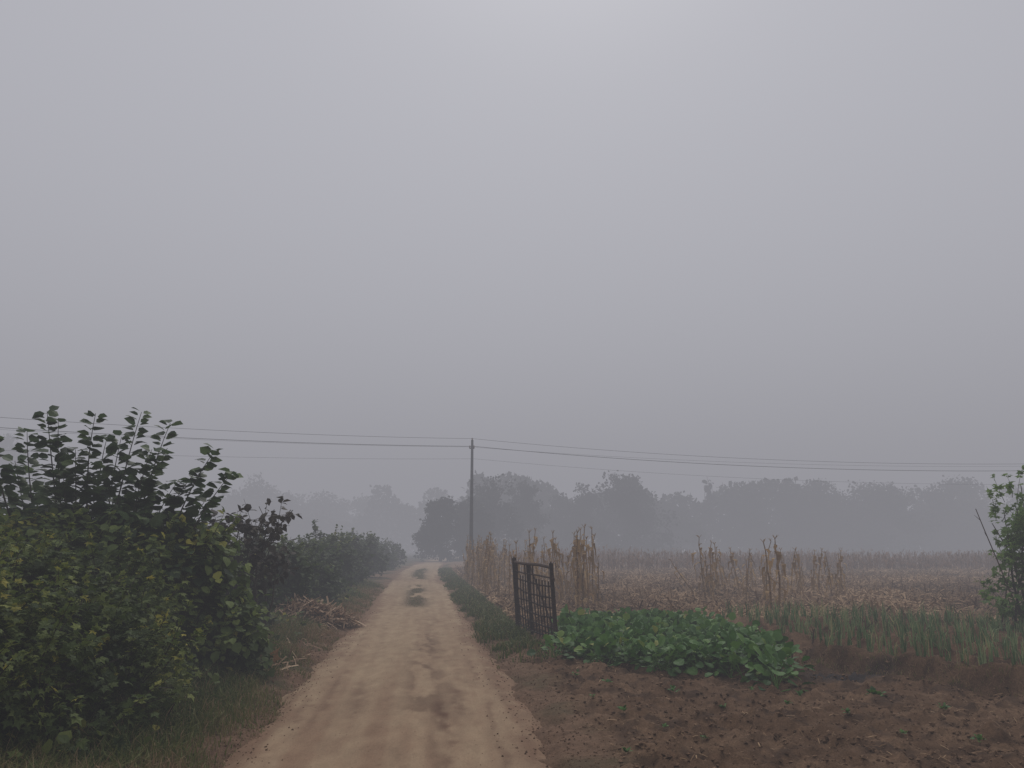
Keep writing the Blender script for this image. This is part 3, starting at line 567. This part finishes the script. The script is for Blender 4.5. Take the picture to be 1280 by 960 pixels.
# ---------------------------------------------------------------- utility pole and lines
PX, PY = AT(590, 50), 50.0; PH = HT(555, 50)
root = thing('utility_pole', 'slim grey concrete utility pole standing beside the road behind the corn', 'utility pole', (PX, PY, 0))
mb = MB(); tube(mb, [(0, 0, -.3), (0, 0, PH*.5), (0, 0, PH)], [.14, .11, .08], 12, .3); o = mb.build('shaft', M['conc'], root, True)
mb = MB(); box(mb, (-.02, 0, PH-.55), (.34, .06, .06), .3); mb.build('crossarm', M['iron'], root)
for x, z in ((-.16, PH-.44), (.12, PH-.44), (0, PH+.08)):
    mb = MB(); tube(mb, [(x, 0, z-.08), (x, 0, z-.03), (x, 0, z), (x, 0, z+.05), (x, 0, z+.08)], [.03, .055, .035, .05, .02], 8, .5); mb.build('insulator', M['ceramic'], root, True)
def line(label, dx, z0, zl, zr, sl, sr, r):
    mb = MB(); s = np.linspace(0, 1, 40)
    A = np.array([PX+dx, PY, z0]); Lf = np.array([-48., 24+dx, zl]); Rt = np.array([58., 50+dx, zr])
    P1 = A+(Lf-A)*s[:, None]; P1[:, 2] -= sl*4*s*(1-s); P2 = A+(Rt-A)*s[:, None]; P2[:, 2] -= sr*4*s*(1-s)
    tube(mb, np.concatenate([P1[::-1], P2[1:]]), r, 5, .5); tag(mb.build('power_line', M['wire']), label, 'power line')
line('topmost thin wire crossing the sky from the pole tip', 0, PH+.1, 8.6, 8.0, .75, 1.35, .010)
line('thicker dark cable hanging just below the top wire', .12, PH-.42, 8.1, 7.6, .75, 1.35, .015)
line('thin middle wire running next to the thicker cable', -.16, PH-.46, 7.85, 7.7, .7, 1.1, .006)
line('lowest and faintest wire on the utility pole', .12, PH-1.25, 6.4, 6.4, .6, 1.2, .006)

# ---------------------------------------------------------------- trees
DS = 1.35
def tree(label, px, top, wpx, dist, dens=1.0, low=.0, cat='tree', name='broadleaf_tree', lmb=1.0, group='trees fading into the fog', wisp=0):
    dist = dist*DS; x = AT(px, dist); H = HT(top, dist); w = wpx/F*dist/2
    root = thing(name, label, cat, (x, dist, 0), 0, group)
    tb = MB(); lean = R.normal(0, .3, 2); tp = np.array([lean[0], lean[1], H*.62])
    s = np.linspace(0, 1, 7)[:, None]; tube(tb, tp*s+R.normal(0, .06, (7, 3))*s, np.linspace(H*.022+.04, H*.008, 7), 7, .3)
    mb = MB(); nc = int(64*dens); hs_ = [(R.uniform(0, 6.28), R.uniform(.72, .98)) for _ in range(5)]
    for i in range(nc):
        a0, hh = hs_[i % 5]; f = R.random()**.8
        prof = math.sqrt(max(.02, 1-((f-.12)/.93)**2)) if f > .12 else 1.0
        a = a0+R.normal(0, .6); r = w*prof*R.random()**.5*.92*R.uniform(.8, 1.15); cr = w*R.uniform(.18, .30)*lmb*(1-.25*f)
        top_ = H*(hh if i % 5 else 1.0)-cr*.75
        z = max(H*low+(top_-H*low)*f*R.uniform(.94, 1.0), cr*.3)
        c0 = np.array([math.cos(a)*r, math.sin(a)*r, z])
        st = tp*min(1, max(.25, (z/H)*.75)); limb(tb, st, c0*[.8, .8, .95], H*.008, .02, 4, 4, .1, .3)
        n = int(105*R.uniform(.7, 1.2)); o = rnd(n); P = c0+o*cr*(R.random(n)**.45*R.uniform(.8, 1.2, n))[:, None]*np.array([1.15, 1.15, .85]); P[:, 2] = np.maximum(P[:, 2], .15)
        place(mb, QV, QF, P, rnd(n), rnd(n), R.uniform(.2, .52, n)*(.5+w*.10), np.clip(.35*R.random()+.35*R.random(n)+o[:, 2]*.2, 0, 1), 1.2)
    for i in range(wisp):
        a = R.uniform(0, 6.28); e = np.array([math.cos(a)*w*R.uniform(.2, .8), math.sin(a)*w*.4, H*R.uniform(.94, 1.04)]); limb(tb, tp*.9, e, .06, .02, 4, 5, .12)
        n = 16; s_ = R.random(n)*.45+.55; P = tp*.9+(e-tp*.9)*s_[:, None]+rnd(n)*.35; place(mb, QV, QF, P, rnd(n), rnd(n), R.uniform(.25, .5, n), .4)
    tb.build('trunk', M['bark'], root); mb.build('crown', M['tree'], root)
tree('dark round low tree at the end of the road, left of the utility pole', 553, 624, 66, 64, 1.3)
tree('low dark tree between the round roadside tree and the utility pole', 588, 622, 70, 66, 1.2)
tree('hazy tree with wispy top right behind the utility pole', 614, 603, 90, 70, 1.3, wisp=10)
tree('grey tree with a bushy crown, first right of the one behind the pole', 650, 600, 70, 76, 1.1, wisp=2)
tree('low pale tree between the pole trees and the broad flat crown', 692, 620, 100, 88, 1.3)
tree('small crown joined to the left side of the broad flat-topped tree', 730, 606, 90, 86, 1.1)
tree('broadest flat-topped tree right of the utility pole', 779, 589, 112, 84, 1.8)
tree('low round tree at the right foot of the broad flat-topped one', 838, 624, 96, 94, 1.2)
tree('thin isolated tree with a small tuft on a bare trunk', 883, 603, 15, 98, .22, .84, lmb=1.4, wisp=4)
tree('small rounded tree right of the thin tufted one', 925, 612, 90, 100, 1.2)
tree('narrow pointed tree, second right of the thin tufted one', 980, 597, 76, 102, 1.2)
tree('wide low-crowned tree in the middle of the right tree line', 1030, 600, 110, 102, 1.5)
tree('tall wide tree rising highest in the right tree line', 1095, 590, 120, 100, 1.6)
tree('low grey tree right of the highest one in the right tree line', 1155, 604, 110, 103, 1.3)
tree('tall pale tree close to the right edge', 1214, 592, 116, 105, 1.5)
tree('faint tree cut by the right edge of the photo', 1272, 604, 100, 107, 1.2)
tree('large pale tree in fog at the far left behind the thicket', 8, 545, 120, 124, 1.6)
tree('pale tall tree in fog above the sparse purplish shrub', 305, 596, 120, 138, 1.3)
tree('faint tree in fog, second from the thicket', 352, 604, 120, 144, 1.3)
tree('faint rounded tree in fog, third from the thicket', 405, 612, 120, 150, 1.3)
tree('very faint tree in fog, fourth from the thicket', 454, 621, 110, 154, 1.2)
tree('faintest low tree in fog left of the end of the road', 498, 630, 96, 158, 1.2)
def wood(label, x0, x1, d0, d1, h0, h1, n):
    mb = MB(); a = R.random(n); x = x0+(x1-x0)*a; y = d0+(d1-d0)*a+R.uniform(-4, 6, n); h = h0+(h1-h0)*ss(.25, .75, fbm(x*.11, y*0, 95))
    z = h*R.random(n)**.7; P = np.stack([x, y, z+.1], 1)
    place(mb, QV, QF, P, rnd(n), rnd(n), R.uniform(.5, 1.2, n), np.clip(.5*fbm(x*.5, z*.5, 97)+.4*R.random(n), 0, 1), 1.2)
    tag(mb.build('distant_wood', M['tree']), label, 'woodland', kind='stuff')
wood('dim continuous wood under the tree line across the right field', -8, 155, 132, 146, 7.5, 14, 42000)
wood('pale wood in fog left of the road behind the bushes', -170, -12, 165, 190, 7, 16, 32000)

# ---------------------------------------------------------------- fog, sky, sun, camera
SIG = .0090; FC = (.302, .300, .330)
mb = MB(); box(mb, (0, 300, 20), (2600, 2600, 42))
m, nt, N, L = newmat('fog_air'); o = N('ShaderNodeOutputMaterial'); ad = N('ShaderNodeAddShader')
va = N('ShaderNodeVolumeAbsorption'); va.inputs['Color'].default_value = (0, 0, 0, 1); va.inputs['Density'].default_value = SIG
em = N('ShaderNodeEmission'); em.inputs[0].default_value = (*FC, 1); em.inputs[1].default_value = SIG  # fog glows evenly by itself, standing in for the daylight it would scatter
L(va.outputs[0], ad.inputs[0]); L(em.outputs[0], ad.inputs[1]); L(ad.outputs[0], o.inputs['Volume'])
fog = mb.build('fog', m); tag(fog, kind='structure')
w = bpy.data.worlds.new('World'); bpy.context.scene.world = w; w.use_nodes = True; nt = w.node_tree; nt.nodes.clear()
sky = nt.nodes.new('ShaderNodeTexSky'); sky.sky_type = 'NISHITA'; sky.sun_disc = False
SE, SR = math.radians(54), math.radians(6)
sky.sun_elevation = SE; sky.sun_rotation = SR; sky.dust_density = 2.5; sky.air_density = 1.0
hs = nt.nodes.new('ShaderNodeHueSaturation'); hs.inputs['Saturation'].default_value = .15
mx = nt.nodes.new('ShaderNodeMixRGB'); mx.inputs[0].default_value = .86; mx.inputs[2].default_value = (5.7, 5.75, 6.35, 1)
bg = nt.nodes.new('ShaderNodeBackground'); bg.inputs[1].default_value = .10; ow = nt.nodes.new('ShaderNodeOutputWorld')
nt.links.new(sky.outputs[0], hs.inputs['Color']); nt.links.new(hs.outputs[0], mx.inputs[1]); nt.links.new(mx.outputs[0], bg.inputs[0]); nt.links.new(bg.outputs[0], ow.inputs[0])
sl = bpy.data.lights.new('sun', 'SUN'); sl.energy = 1.5; sl.angle = math.radians(40); sl.color = (1, .95, .87)
so = bpy.data.objects.new('sun', sl); C.objects.link(so); so.rotation_euler = (math.radians(-(90-54)), 0, -SR)
cam = bpy.data.cameras.new('camera'); cam.lens = F/1280*36; cam.sensor_width = 36; cam.clip_end = 5000
co = bpy.data.objects.new('camera', cam); C.objects.link(co); co.location = (0, 0, CH); co.rotation_euler = (math.pi/2+PITCH, 0, 0)
sc = bpy.context.scene; sc.camera = co
sc.view_settings.view_transform = 'Standard'; sc.view_settings.look = 'None'; sc.view_settings.exposure = 0
